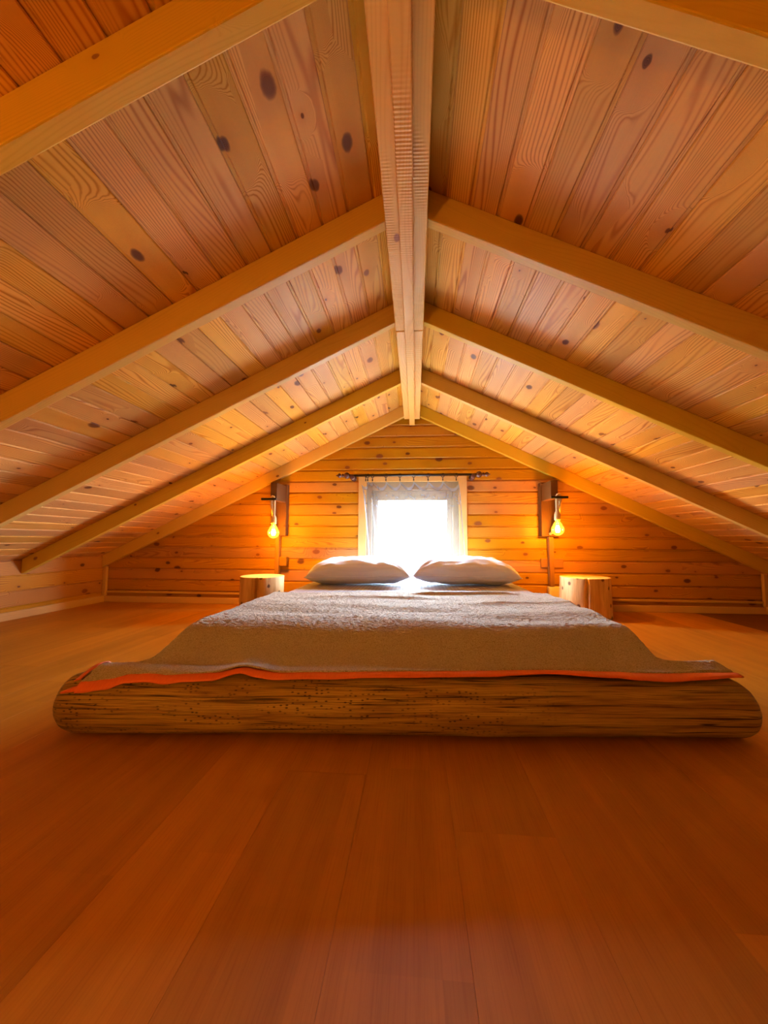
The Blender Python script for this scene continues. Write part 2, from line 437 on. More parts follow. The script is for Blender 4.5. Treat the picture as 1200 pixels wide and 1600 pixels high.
for y0, yb, txt in ((-1.298, -1.258, '%s rafter lying against the gable opposite the window'), (-0.60, -0.56, '%s rafter midway between that gable and the viewpoint'), (0.002, 0.042, '%s rafter directly above the viewpoint'),
                    (0.607, 0.647, 'nearest %s rafter, crossing the top corner of the view'), (1.207, 1.247, 'second nearest %s rafter, in front of the log'),
                    (1.812, 1.852, 'third nearest %s rafter, above the foot half of the bed'), (2.545, 2.585, 'fourth %s rafter, next to the one on the window wall'),
                    (3.256, 3.298, 'last %s rafter, lying flat against the window wall')):
    for sgn in (-1, 1):
        rafter(y0, yb, sgn, 'pine ' + txt % side[sgn])
rb = empty('ridge_beam', (0, 0.7, 1.604)); tag(rb, 'long pine ridge beam with a narrow lower strip running to the window wall', 'beam')
longbox('beam_length', (-0.069, 0.069, YF - 0.7, 1.142, 0, 0.131), 'beam', rb, 0.003, 'Y')
longbox('beam_length', (-0.067, 0.067, 1.147, 3.245 - 0.7, -0.001, 0.131), 'beam', rb, 0.003, 'Y')
longbox('lower_strip', (-0.0225, 0.0225, YF - 0.7, 3.297 - 0.7, -0.040, -0.0005), 'beam', rb, 0.003, 'Y')

# ================================================================== BED
LOGY = lambda x: 1.177 + 0.0735 * x
LOGR = lambda x: 0.0815 - 0.002 * x
def log_mat():
    t = NT('weathered_log'); x, y, z = t.sep(t.obj())
    ang = t.m('ARCTAN2', y, z); A = t.mul(ang, 0.082)
    n1 = t.noise(t.xyz(t.mul(x, 2.5), t.mul(A, 26.0)), 1.0, 3.0)
    n2 = t.noise(t.xyz(t.mul(x, 6.0), t.mul(A, 105.0)), 1.0, 3.0, 0.6)
    n3 = t.noise(t.xyz(x, A), 3.2, 2.0)
    wob = t.mul(t.noise(t.xyz(t.mul(x, 3.0), t.mul(A, 12.0), 4.0), 1.0, 2.0), 0.05)
    rings = t.m('POWER', t.add(0.5, t.mul(0.5, t.m('SINE', t.mul(t.add(A, wob), 900.0)))), 3.0)
    col = t.mix(t.step(n1, 0.3, 0.72), (0.42, 0.26, 0.05), (0.25, 0.13, 0.02))
    col = t.mix(t.mul(t.step(n2, 0.47, 0.72), 0.70), col, (0.11, 0.042, 0.010))
    col = t.mix(t.mul(rings, 0.35), col, (0.16, 0.075, 0.025))
    vo = t.voro(t.xyz(t.mul(x, 62.0), t.mul(A, 130.0)), 1.0, '2D', 1.0)
    c1, c2, c3 = t.sep(vo['Color'])
    patch = t.step(t.noise(t.xyz(t.mul(x, 6.0), t.mul(A, 16.0), 9.0), 1.0, 2.0), 0.42, 0.58)
    hole = t.mul(t.mul(t.sub(1.0, t.step(vo['Distance'], 0.16, 0.30)), t.m('LESS_THAN', c1, 0.42)), patch)
    hole = t.mul(hole, t.step(x, 0.55, 0.15))
    col = t.mix(t.mul(hole, 0.85), col, (0.035, 0.012, 0.004))
    cr = t.noise(t.xyz(t.mul(x, 1.3), t.mul(A, 75.0), 2.0), 1.0, 2.0, 0.45)
    crack = t.sub(1.0, t.step(t.m('ABSOLUTE', t.sub(cr, 0.55)), 0.006, 0.030))
    crack = t.mul(crack, t.step(t.noise(t.xyz(t.mul(x, 2.0), t.mul(A, 20.0), 6.0), 1.0, 1.0), 0.36, 0.50))
    col = t.mix(t.mul(crack, 0.9), col, (0.03, 0.010, 0.004))
    t.bump(t.sub(t.mul(n2, 0.5), t.add(t.mul(hole, 1.2), t.mul(crack, 2.0))), 0.5, 0.003)
    return t.fin(col, 0.55, 0.3)
MAT['log'] = log_mat()
V, Fc = [], []; NS, NL = 72, 150; X0, X1 = -1.005, 0.990
for i in range(NL + 1):
    s = i / NL
    e = 0.5 - 0.5 * math.cos(math.pi * s)
    u = 0.35 * e + 0.65 * s
    x = X0 + (X1 - X0) * u
    endd = min(x - X0, X1 - x); lft = x < 0
    rd = (0.055, 0.55) if lft else (0.040, 0.60)
    k = min(1.0, endd / rd[0]); er = rd[1] + (1 - rd[1]) * math.sqrt(max(0.0, 1 - (1 - k) ** 2))
    R = LOGR(x) * er
    for j in range(NS):
        a = 2 * math.pi * j / NS
        dr = 0.0035 * noise.noise((x * 2.2, math.cos(a) * 1.3, math.sin(a) * 1.3)) + 0.0015 * noise.noise((x * 9, math.cos(a) * 5, math.sin(a) * 5))
        rr = R + dr * er
        fl = 1.0
        V.append((x, math.sin(a) * rr * fl, LOGR(x) - LOGR(0) + math.cos(a) * rr))
for i in range(NL):
    for j in range(NS):
        j2 = (j + 1) % NS; Fc.append((i * NS + j, i * NS + j2, (i + 1) * NS + j2, (i + 1) * NS + j))
Fc.append(tuple(range(NS))); Fc.append(tuple(NL * NS + j for j in range(NS))[::-1])
zmin = min(p[2] for p in V)
lg = link('bed_log', mesh('bed_log', V, Fc, True), 'log')
lg.matrix_basis = Matrix.Translation((0, LOGY(0), -zmin + 0.0005)) @ Matrix.Rotation(math.atan(0.0735), 4, 'Z')
tag(lg, 'thick weathered peeled log lying across the foot of the bed', 'log')

# ---- mattress with fitted sheet
def cloth_white(name, per, axis=0, col=(0.70, 0.66, 0.70)):
    t = NT(name); c = t.sep(t.obj())
    st = t.step(t.m('SINE', t.mul(c[axis], 6.2832 / per)), -0.15, 0.15)
    n = t.noise(t.obj(), 350.0, 2.0); n2 = t.noise(t.obj(), 9.0, 2.0)
    cc = t.mix(st, tuple(0.93 * a for a in col), col)
    t.bump(t.add(t.mul(n, 0.12), t.add(t.mul(st, 0.06), t.mul(n2, 0.6))), 0.4, 0.006)
    t.bsdf.inputs['Sheen Weight'].default_value = 0.15
    return t.fin(cc, t.sub(0.75, t.mul(st, 0.2)), 0.25)
MAT['sheet'] = cloth_white('striped_white_sheet', 0.024, 0, (0.27, 0.25, 0.30))
MAT['pillow'] = cloth_white('striped_white_pillowcase', 0.022, 1, (0.66, 0.62, 0.67))
MAT['ticking'] = plain('mattress_ticking', (0.75, 0.72, 0.66), 0.85)
def rbox(x0, x1, ya, yb, z0, z1, r, skew, nx=40, ny=50):
    # rounded-top slab; ya/yb skewed by x
    V, Fc = [], []
    for j in range(ny + 1):
        for i in range(nx + 1):
            u = i / nx; vv = j / ny
            x = x0 + (x1 - x0) * u; y = ya + (yb - ya) * vv + skew * x * (1 - vv)
            ex = min(x - x0, x1 - x); ey = min(vv, 1 - vv) * (yb - ya)
            kx = min(1, ex / r); ky = min(1, ey / r)
            z = z1 - r * (1 - math.sqrt(max(0, 1 - (1 - kx) ** 2))) - r * (1 - math.sqrt(max(0, 1 - (1 - ky) ** 2)))
            V.append((x, y, max(z, z1 - r * 1.6)))
    W_ = nx + 1
    for j in range(ny):
        for i in range(nx): Fc.append((j * W_ + i, j * W_ + i + 1, (j + 1) * W_ + i + 1, (j + 1) * W_ + i))
    ring = [i for i in range(W_)] + [j * W_ + nx for j in range(1, ny + 1)] + [ny * W_ + i for i in range(nx - 1, -1, -1)] + [j * W_ for j in range(ny - 1, 0, -1)]
    b = len(V)
    for k in ring: V.append((V[k][0], V[k][1], z0))
    m = len(ring)
    for k in range(m):
        k2 = (k + 1) % m; Fc.append((ring[k2], ring[k], b + k, b + k2))
    Fc.append(tuple(b + k for k in range(m)))
    return V, Fc
MX0, MX1 = -0.778, 0.786
mt = link('mattress', mesh('mattress', *rbox(MX0 + 0.012, MX1 - 0.012, 1.42, 3.20, 0.0005, 0.238, 0.045, 0.0735), True), 'ticking')
tag(mt, 'low double mattress in a striped white fitted sheet behind the log', 'mattress')
link('fitted_sheet', mesh('fitted_sheet', *rbox(MX0, MX1, 1.41, 3.212, 0.012, 0.250, 0.05, 0.0735, 80, 90), True), 'sheet', mt)

# ---- pillows
def pillow(name, a, b, H, seed, mw, label):
    n, mrow = 56, 40; V, Fc = [], []
    def P(i, j, s):
        u = -1 + 2 * i / n; vv = -1 + 2 * j / mrow
        px = a * u * (1 - 0.07 * (1 - abs(vv)) ** 2 * 0 - 0.05 * (1 - vv * vv) * 0) ; py = b * vv
        px *= 1 - 0.045 * (1 - vv * vv) * abs(u) ** 3 * 0.6; py *= 1 - 0.09 * (1 - u * u)* abs(vv) ** 3
        e = max(0.0, (1 - abs(u) ** 4.6)) ** 0.56 * max(0.0, (1 - abs(vv) ** 3.6)) ** 0.52
        h = H * e
        wr = noise.noise((u * 2.4 + seed, vv * 3.1, s * 0.7)) * 0.14 + 0.05 * noise.noise((u * 6 + seed, vv * 5, s))
        an_ = math.atan2(abs(vv) - 1.0, abs(u) - 1.0); cr = math.sin(an_ * 14 + 2.5 * noise.noise((u * 3, vv * 3, seed))) * 0.07 * (abs(u) ** 1.5 * (0.3 + abs(vv)))
        h *= 1 + wr + cr
        if s > 0:
            z = h * 1.10
        else: z = -h * 0.66
        return (px, py, z)
    top, bot = {}, {}
    for j in range(mrow + 1):
        for i in range(n + 1):
            top[i, j] = len(V); V.append(P(i, j, 1))
            if i in (0, n) or j in (0, mrow): bot[i, j] = top[i, j]
            else: bot[i, j] = len(V); V.append(P(i, j, -1))
    for j in range(mrow):
        for i in range(n):
            Fc.append((top[i, j], top[i + 1, j], top[i + 1, j + 1], top[i, j + 1]))
            Fc.append((bot[i, j], bot[i, j + 1], bot[i + 1, j + 1], bot[i + 1, j]))
    o = link(name, mesh(name, V, Fc, True), 'pillow'); o.matrix_basis = mw
    # piping seam around the edge
    path = [P(i, 0, 1) for i in range(n + 1)] + [P(n, j, 1) for j in range(1, mrow + 1)] + [P(i, mrow, 1) for i in range(n - 1, -1, -1)] + [P(0, j, 1) for j in range(mrow - 1, 0, -1)]
    link('edge_seam', mesh('edge_seam', *tube(path, 0.0028, 6, True), True), 'pillow', o)
    return tag(o, label, 'pillow', 'white pillows under the window')
def pm(x, y, z, rz, rx, ry=0): return Matrix.Translation((x, y, z)) @ Matrix.Rotation(rz, 4, 'Z') @ Matrix.Rotation(rx, 4, 'X') @ Matrix.Rotation(ry, 4, 'Y')
pillow('pillow', 0.360, 0.235, 0.098, 1.3, pm(-0.374, 2.835, 0.326, 0.03, math.radians(3), math.radians(-1)), 'white striped pillow on the left side of the bed')
pillow('pillow', 0.368, 0.235, 0.103, 5.9, pm(0.366, 2.895, 0.330, 0.06, math.radians(3), math.radians(1)), 'white striped pillow on the right side of the bed')

# ---- blanket
def fleece(name, a, b):
    t = NT(name); o = t.obj()
    n = t.noise(o, 260.0, 3.0, 0.7); n2 = t.noise(o, 60.0, 3.0, 0.6); n3 = t.noise(o, 5.0, 2.0)
    col = t.mix(t.step(n, 0.3, 0.7), a, b)
    col = t.mix(t.mul(n3, 0.25), col, a)
    t.bump(t.add(n, t.mul(n2, 0.8)), 0.9, 0.006)
    t.bsdf.inputs['Sheen Weight'].default_value = 0.35; t.bsdf.inputs['Sheen Roughness'].default_value = 0.45
    t.bsdf.inputs['Sheen Tint'].default_value = (0.95, 0.85, 0.75, 1)
    return t.fin(col, 0.95, 0.1)
MAT['fleece'] = fleece('brown_fleece', (0.34, 0.25, 0.16), (0.64, 0.56, 0.47))
def ribbon(name):
    t = NT(name); o = t.obj(); x, y, z = t.sep(o)
    n = t.noise(t.xyz(t.mul(x, 600.0), t.mul(z, 60.0), t.mul(y, 60)), 1.0, 2.0)
    col = t.mix(n, (0.62, 0.10, 0.018), (0.80, 0.17, 0.035))
    t.bump(n, 0.2, 0.001)
    return t.fin(col, 0.5, 0.4)
MAT['ribbon'] = ribbon('orange_red_satin_binding')
EDGE = [(-0.955, 57), (-0.90, 54), (-0.84, 49), (-0.79, 37), (-0.735, 35), (-0.68, 38.5), (-0.63, 34.5), (-0.555, 32), (-0.48, 18), (-0.43, 24), (-0.37, 28), (-0.245, 25),
        (0.01, 19), (0.235, 14), (0.427, 2), (0.605, 13.5), (0.675, 20), (0.76, 22.5), (0.86, 16), (0.985, 5)]
NU, NV = 400, 320
HWL, HWR = 0.900, 0.955
# control points along the blanket, measured at the bed's centre: distance t -> (y, z)
def path(x, phi_end):
    """points of the blanket's centre line at lateral position x, from the far edge to the front hem"""
    yl, R = LOGY(x), LOGR(x) + 0.009
    pts = [(2.235 + 0.078 * x, 0.266), (2.05 + 0.075 * x, 0.264), (1.75 + 0.0735 * x, 0.263), (1.50 + 0.0735 * x, 0.262), (1.425 + 0.0735 * x, 0.258), (1.375 + 0.0735 * x, 0.243), (1.335 + 0.0735 * x, 0.222), (1.285 + 0.0735 * x, 0.199)]
    zc = LOGR(0) * 1.0
    for ph in (-16, 0):
        a = math.radians(min(ph, phi_end - 4)); pts.append((yl - R * math.sin(a), R + R * math.cos(a) - 0.006 + 0.006 + (0.004 if ph < 0 else 0)))
    a = math.radians(phi_end); pts.append((yl - R * math.sin(a), R + R * math.cos(a)))
    return pts
def sample(pts, s):
    # arc-length sampling with Catmull-Rom
    L = [0.0]
    for p, q in zip(pts, pts[1:]): L.append(L[-1] + math.hypot(q[0] - p[0], q[1] - p[1]))
    d = s * L[-1]
    for i in range(len(pts) - 1):
        if d <= L[i + 1] + 1e-9:
            t = (d - L[i]) / max(1e-6, L[i + 1] - L[i])
            p0 = pts[max(0, i - 1)]; p1 = pts[i]; p2 = pts[i + 1]; p3 = pts[min(len(pts) - 1, i + 2)]
            out = []
            for k in (0, 1):
                m1 = (p2[k] - p0[k]) / 2; m2 = (p3[k] - p1[k]) / 2
                t2, t3 = t * t, t * t * t
                out.append((2 * t3 - 3 * t2 + 1) * p1[k] + (t3 - 2 * t2 + t) * m1 * 0.8 + (-2 * t3 + 3 * t2) * p2[k] + (t3 - t2) * m2 * 0.8)
            return out
    return pts[-1]
def blanket_pt(u, s, relief=True):
    x = u * (HWL if u < 0 else HWR)
    # hem widens over the log
    front = sm((s - 0.80) / 0.20)
    xs = u * (0.895 + (((0.915 if u < 0 else 0.985) - 0.895) * front))
    ph = interp(EDGE, xs)
    y, z = sample(path(xs, ph - 13 - 9 * sm((xs + 0.2) / 0.8)), s)
    # sides fall off the mattress
    edge = 0.808 if xs > 0 else 0.802
    k = (abs(xs) - edge + 0.03) / 0.13
    onlog = sm((s - (0.885 if xs > 0 else 0.865)) / 0.06)
    drop = sm(k) * (1 - onlog)
    zlow = 0.03 + (0.07 if xs > 0 else 0.11) * sm((s - 0.66) / 0.2)
    z = z + (zlow - z) * drop
    xw = xs
    if relief:
        flat = 1 - sm((s - 0.95) / 0.05)
        g = noise.noise((xs * 2.2, y * 7.5, 1.7)) * 0.009 + noise.noise((xs * 3, y * 13, 4.2)) * 0.0035
        rid = 0.0
        # the long fold near the pillows
        f1 = math.exp(-((y - (2.14 + 0.10 * xs + 0.02 * math.sin(xs * 7))) / 0.022) ** 2) * sm((xs + 0.05) / 0.15) * (1 - sm((xs - 0.45) / 0.25))
        f2 = math.exp(-((y - (2.02 - 0.06 * xs)) / 0.03) ** 2) * sm((xs + 0.6) / 0.2) * (1 - sm((xs + 0.05) / 0.25))
        f3 = math.exp(-((y - (1.83 + 0.2 * xs)) / 0.03) ** 2) * sm((xs - 0.25) / 0.2)
        # swell of the front drop on the left, hollow under it
        f4 = math.exp(-((xs + 0.47) / 0.07) ** 2) * sm((s - 0.84) / 0.1) * 0.010
        f5 = math.exp(-((xs - 0.66) / 0.05) ** 2) * sm((s - 0.72) / 0.1) * (1 - sm((s - 0.95) / 0.05)) * -0.016
        z += (g + 0.017 * f1 + 0.008 * f2 + 0.009 * f3) * flat * (1 - 0.5 * drop) + f4 + f5
        pile = (noise.noise((xs * 120, y * 120, 0.0)) * 0.0024 + noise.noise((xs * 60, y * 60, 5.0)) * 0.0011)
        z += pile * flat
        y -= 0.5 * pile * sm((s - 0.7) / 0.1)
    return Vector((xw, y, max(z, 0.012)))
V, Fc = [], []
for j in range(NV + 1):
    s = (j / NV)
    for i in range(NU + 1): V.append(blanket_pt(-1 + 2 * i / NU, s))
W_ = NU + 1
for j in range(NV):
    for i in range(NU): Fc.append((j * W_ + i, j * W_ + i + 1, (j + 1) * W_ + i + 1, (j + 1) * W_ + i))
bl = link('blanket', mesh('blanket', V, Fc, True), 'fleece')
md = bl.modifiers.new('thick', 'SOLIDIFY'); md.thickness = 0.005; md.offset = 0.0
tag(bl, 'brown fleece blanket with an orange binding spread over the bed and log', 'blanket')
# satin binding along the front hem: continues the blanket over the log's face
def strip(name, rows, thick=0.003):
    V, Fc = [], []; n = len(rows[0])
    for r in rows: V += r
    for j in range(len(rows) - 1):
        for i in range(n - 1): Fc.append((j * n + i, j * n + i + 1, (j + 1) * n + i + 1, (j + 1) * n + i))
    o = link(name, mesh(name, V, Fc, True), 'ribbon', bl)
    md = o.modifiers.new('thick', 'SOLIDIFY'); md.thickness = thick; md.offset = 0.0
    return o
rows = [[] for _ in range(6)]
for i in range(241):
    u = -1 + 2 * i / 240
    xs = u * (0.918 if u < 0 else 0.988)
    ph = interp(EDGE, xs); yl, R = LOGY(xs), LOGR(xs)
    wv = 0.0025 * noise.noise((xs * 11, 3.3, 0))
    lift = 0.010 * math.exp(-((xs + 0.47) / 0.05) ** 2)
    for r in range(6):
        k = r / 5
        w0 = 20 + 12 * sm((xs + 0.2) / 0.8); a = math.radians(ph - w0 + (w0 + 1.0) * k)
        rr = R + 0.0150 + wv * k + 0.003 * math.sin(k * 3.1416) + lift * 0.6
        rows[r].append((xs, yl - rr * math.sin(a), R + rr * math.cos(a) - 0.0025))
strip('front_binding', rows)
# binding along the left side hem, with its loose end folded forward over the log
rows = [[] for _ in range(4)]
for i in range(61):
    s = 1.0 - 0.42 * i / 60
    p = blanket_pt(-1.0, s, False)
    for r in range(4):
        k = r / 3
        rows[r].append((p.x - 0.004 - 0.020 * k, p.y, p.z + 0.006 - 0.006 * k * k + 0.002 * noise.noise((p.y * 20, k, 0))))
strip('side_binding', rows)
tail = []
base_pts = [(-0.80, 26), (-0.84, 36), (-0.88, 44), (-0.925, 50), (-0.955, 56)]
rows = [[], [], []]
for (x, ph), wd in zip(base_pts, (13, 12, 11, 9, 3)):
    for r in range(3):
        a = math.radians(ph + wd * (r / 2 - 0.5)); R = LOGR(x) + 0.013 + 0.004 * math.sin(r * 1.57)
        rows[r].append((x, LOGY(x) - R * math.sin(a), LOGR(x) + R * math.cos(a)))
strip('folded_corner', rows)

# ================================================================== STUMP TABLES
def stump_mat():
    t = NT('stump_wood'); x, y, z = t.sep(t.obj())
    ang = t.m('ARCTAN2', y, x)
    n1 = t.noise(t.xyz(t.mul(x, 22.0), t.mul(y, 22.0), t.mul(z, 3.0)), 1.0, 3.0)
    n2 = t.noise(t.xyz(t.mul(x, 130.0), t.mul(y, 130.0), t.mul(z, 7.0)), 1.0, 3.0, 0.6)
    col = t.mix(t.step(n1, 0.3, 0.75), (0.74, 0.47, 0.20), (0.50, 0.27, 0.09))
    col = t.mix(t.mul(t.step(n2, 0.45, 0.8), 0.6), col, (0.32, 0.15, 0.05))
    vo = t.voro(t.xyz(t.mul(ang, 2.2), t.mul(z, 11.0)), 1.0, '2D', 1.0); c1, c2, c3 = t.sep(vo['Color'])
    k = t.mul(t.sub(1.0, t.step(vo['Distance'], 0.10, 0.20)), t.m('LESS_THAN', c1, 0.5))
    col = t.mix(t.mul(k, 0.9), col, (0.10, 0.035, 0.012))
    rad = t.m('SQRT', t.add(t.mul(x, x), t.mul(y, y)))
    rg = t.m('POWER', t.add(0.5, t.mul(0.5, t.m('SINE', t.mul(t.add(rad, t.mul(n1, 0.01)), 1100.0)))), 2.0)
    top = t.mix(t.mul(rg, 0.4), (0.80, 0.53, 0.22), (0.58, 0.32, 0.11))
    gn = t.n.new('ShaderNodeNewGeometry'); nz = t.sep(gn.outputs['Normal'])[2]
    col = t.mix(t.step(nz, 0.7, 0.9), col, top)
    t.bump(n2, 0.4, 0.003)
    return t.fin(col, 0.55, 0.3)
MAT['stump'] = stump_mat()
def stump(cx, cy, R, H, crack_a, flare, seed, label):
    NS, NH = 144, 16; V, Fc = [], []
    hs = [0.0, 0.004] + [H * k / NH for k in range(1, NH)] + [H - 0.006, H - 0.0015, H]
    for h in hs:
        for j in range(NS):
            a = 2 * math.pi * j / NS
            r = R * (1 + 0.03 * noise.noise((math.cos(a) * 1.4 + seed, math.sin(a) * 1.4, h * 3)) + 0.012 * noise.noise((math.cos(a) * 5 + seed, math.sin(a) * 5, h * 6)))
            r *= 1 + flare * (1 - h / H) ** 2 * (0.5 + 0.5 * math.cos(a - math.pi * 1.1))
            da = (a - crack_a - 0.05 * (h / H - 0.5) + math.pi) % (2 * math.pi) - math.pi
            r -= 0.030 * math.exp(-(da / 0.030) ** 2) * (0.35 + 0.65 * sm(h / H + 0.2))
            if h >= H - 0.001: r -= 0.004
            elif h <= 0.001: r -= 0.003
            V.append((r * math.cos(a), r * math.sin(a), h))
    n = len(hs)
    for i in range(n - 1):
        for j in range(NS):
            j2 = (j + 1) % NS; Fc.append((i * NS + j, i * NS + j2, (i + 1) * NS + j2, (i + 1) * NS + j))
    Fc.append(tuple(range(NS))[::-1]); Fc.append(tuple((n - 1) * NS + j for j in range(NS)))
    me = mesh('stump_table', V, Fc, False)
    for p in me.polygons: p.use_smooth = len(p.vertices) == 4 and abs(p.normal.z) < 0.6
    o = link('stump_table', me, 'stump'); o.location = (cx, cy, 0.0005)
    return tag(o, label, 'stump', 'tree stump bedside tables')
stump(-1.150, 2.905, 0.163, 0.286, math.radians(-83), 0.02, 2.0, 'upright tree stump bedside table on the left of the bed')
stump(1.318, 3.085, 0.176, 0.293, math.radians(-108), 0.10, 8.0, 'cracked tree stump bedside table with dark knots on the right of the bed')

# ================================================================== ROPE LAMPS
MAT['dark_wood'] = pine('stained_lamp_wood', (0.15, 0.062, 0.018), (0.09, 0.032, 0.009), (0.04, 0.012, 0.004), dens=0.3, contrast=0.5, spec=0.2)
MAT['cover'] = pine('stained_cover_wood', (0.34, 0.15, 0.022), (0.24, 0.09, 0.012), (0.10, 0.03, 0.01), dens=0.1, contrast=0.4, spec=0.2)
MAT['iron'] = plain('black_iron', (0.012, 0.010, 0.010), 0.45, 0.6)
MAT['rope'] = plain('jute_rope', (0.62, 0.43, 0.21), 0.9, 0, 0.3, 300.0, 0.5)
MAT['brass'] = plain('bulb_cap_metal', (0.75, 0.58, 0.30), 0.3, 1.0)
t = NT('amber_bulb_glass')
tr = t.n.new('ShaderNodeBsdfTransparent'); tr.inputs[0].default_value = (1.0, 0.88, 0.60, 1)
gl = t.n.new('ShaderNodeBsdfGlossy'); gl.inputs['Roughness'].default_value = 0.05
lw = t.n.new('ShaderNodeLayerWeight'); lw.inputs[0].default_value = 0.35
mx = t.n.new('ShaderNodeMixShader'); t.l.new(t.mul(lw.outputs['Fresnel'], 0.5), mx.inputs[0])
t.l.new(tr.outputs[0], mx.inputs[1]); t.l.new(gl.outputs[0], mx.inputs[2])
eg = t.n.new('ShaderNodeEmission'); eg.inputs[0].default_value = (1.0, 0.60, 0.05, 1); eg.inputs[1].default_value = 0.55      # amber glass glowing from the filament inside
ad = t.n.new('ShaderNodeAddShader'); t.l.new(mx.outputs[0], ad.inputs[0]); t.l.new(eg.outputs[0], ad.inputs[1]); t.l.new(ad.outputs[0], t.out.inputs[0])
MAT['bulb'] = t.mat
t = NT('glowing_filament'); em = t.n.new('ShaderNodeEmission'); em.inputs[0].default_value = (1.0, 0.62, 0.20, 1); em.inputs[1].default_value = 60.0
t.l.new(em.outputs[0], t.out.inputs[0]); MAT['filament'] = t.mat
def rope_vf(pts, r=0.0115, pitch=0.038, strands=3):
    # resample
    P = [Vector(p) for p in pts]; out = []
    N = 26
    for i in range(len(P) - 1):
        p0, p1, p2, p3 = P[max(0, i - 1)], P[i], P[i + 1], P[min(len(P) - 1, i + 2)]
        for k in range(N):
            t = k / N; out.append(0.5 * ((2 * p1) + (p2 - p0) * t + (2 * p0 - 5 * p1 + 4 * p2 - p3) * t * t + (3 * p1 - p0 - 3 * p2 + p3) * t ** 3))
    out.append(P[-1]); parts = []
    for sidx in range(strands):
        path_ = []; d = 0.0; prev = None
        for i, p in enumerate(out):
            a = out[max(0, i - 1)]; b = out[min(len(out) - 1, i + 1)]; tg = (b - a).normalized()
            prev = tg.orthogonal().normalized() if prev is None else (prev - tg * prev.dot(tg)).normalized()
            ny = tg.cross(prev)
            if i: d += (p - out[i - 1]).length
            an = 2 * math.pi * (d / pitch + sidx / strands)
            path_.append(p + (prev * math.cos(an) + ny * math.sin(an)) * r * 0.52)
        parts.append(tube(path_, r * 0.55, 7))
    return joinvf(parts)
def rope_lamp(label, wall_y, facing, cx, s, bx, zpin, zbulb, watts, col, group, zo=0.0):
    """facing = -1: hangs on the window wall and looks towards -Y; s = side of the arm; zo = how much lower it is mounted"""
    rt = empty('rope_lamp', (cx, wall_y, 0.0), 0.0 if facing < 0 else math.pi)
    tag(rt, label, 'lamp', group)
    longbox('back_board', (-0.067, 0.067, -0.070, -0.001, 0.600 - zo, 1.045 - zo), 'dark_wood', rt, 0.003, 'Z')
    xs = sorted((s * 0.010, s * 0.063))
    longbox('arm', (xs[0], xs[1], -0.290, -0.0705, zpin - 0.004, 1.028 - zo), 'dark_wood', rt, 0.003, 'Y')
    pin = link('rod', mesh('rod', *lathe([(0.008, -0.062), (0.0095, -0.060), (0.0095, 0.060), (0.008, 0.062)], 16, 'X', (s * 0.014, -0.332, zpin)), True), 'iron', rt)
    box('rod_clip', (s * 0.056 - 0.006, s * 0.056 + 0.006, -0.332, -0.2895, zpin - 0.005, zpin + 0.006), 'iron', pin, 0.001)
    by = -0.308
    zs = zbulb + 0.058                         # top of the bulb glass
    zc = zs + 0.060
    mx_ = bx - s * 0.030 if s * bx < 0 else bx - s * 0.028
    rope = [(s * 0.005, -0.082, 0.620 - zo), (s * 0.004, -0.130, 0.64 - zo), (mx_ * 0.5, -0.200, 0.70 - zo), (mx_, -0.262, 0.79 - zo), (mx_, -0.292, zpin - 0.03), (mx_ + (bx - mx_) * 0.15, -0.300, zpin + 0.012),
            ((bx + mx_) / 2, -0.306, zpin + 0.022), (bx - (bx - mx_) * 0.1, -0.307, zpin + 0.010), (bx, by, zpin - 0.03), (bx, by, (zpin + zc) / 2), (bx, by, zc - 0.002)]
    link('rope', mesh('rope', *rope_vf(rope), True), 'rope', rt)
    # rope-wrapped socket
    link('socket', mesh('socket', *lathe([(0.010, zc + 0.012), (0.015, zc + 0.006), (0.021, zc - 0.012), (0.0225, zs + 0.022), (0.0225, zs + 0.006), (0.020, zs + 0.002)], 24, 'Z', (bx, by, 0), lambda a, h: 1 + 0.05 * math.sin(a * 12)), True), 'rope', rt)
    R = 0.046; zb = zbulb - 0.010
    prof = []
    for k in range(0, 25):
        a = -math.pi / 2 + (math.pi / 2 + 0.72) * k / 24
        prof.append((max(0.0006, R * math.cos(a)), zb + R * math.sin(a)))
    r0, h0 = prof[-1]; h1 = zs + 0.002; r1 = 0.0155
    for k in range(1, 9):
        tt = k / 8; prof.append((r0 + (r1 - r0) * sm(tt) * 1.0, h0 + (h1 - h0) * tt))
    bulb = link('bulb', mesh('bulb', *lathe(prof, 32, 'Z', (bx, by, 0)), True), 'bulb', rt)
    link('screw_cap', mesh('screw_cap', *lathe([(0.012, zs + 0.012), (0.0145, zs + 0.010), (0.0145, zs - 0.006), (0.012, zs - 0.008)], 20, 'Z', (bx, by, 0)), True), 'brass', bulb)
    fl = []
    for k in range(5):
        a = 2 * math.pi * k / 5
        fl.append(tube([(bx + 0.007 * math.cos(a), by + 0.007 * math.sin(a), zb + 0.030), (bx + 0.016 * math.cos(a), by + 0.016 * math.sin(a), zb), (bx + 0.010 * math.cos(a), by + 0.010 * math.sin(a), zb - 0.022)], 0.0036, 8))
    link('filament', mesh('filament', *joinvf(fl), True), 'filament', bulb)
    ld = bpy.data.lights.new('bulb_light', 'POINT'); ld.energy = watts; ld.color = col; ld.shadow_soft_size = 0.022
    lo = bpy.data.objects.new('bulb_light', ld); COL.objects.link(lo); lo.parent = bulb; lo.location = (bx, by, zb)
    return rt
rope_lamp('rope pendant wall lamp with a lit bulb on the left of the window', YW, -1, -1.153, 1, 0.050, 0.888, 0.630, LAMP_W, LAMP_COL, 'rope wall lamps')
rope_lamp('rope pendant wall lamp with a lit bulb on the right of the window', YW, -1, 1.1225, -1, -0.026, 0.893, 0.661, LAMP_W, LAMP_COL, 'rope wall lamps')
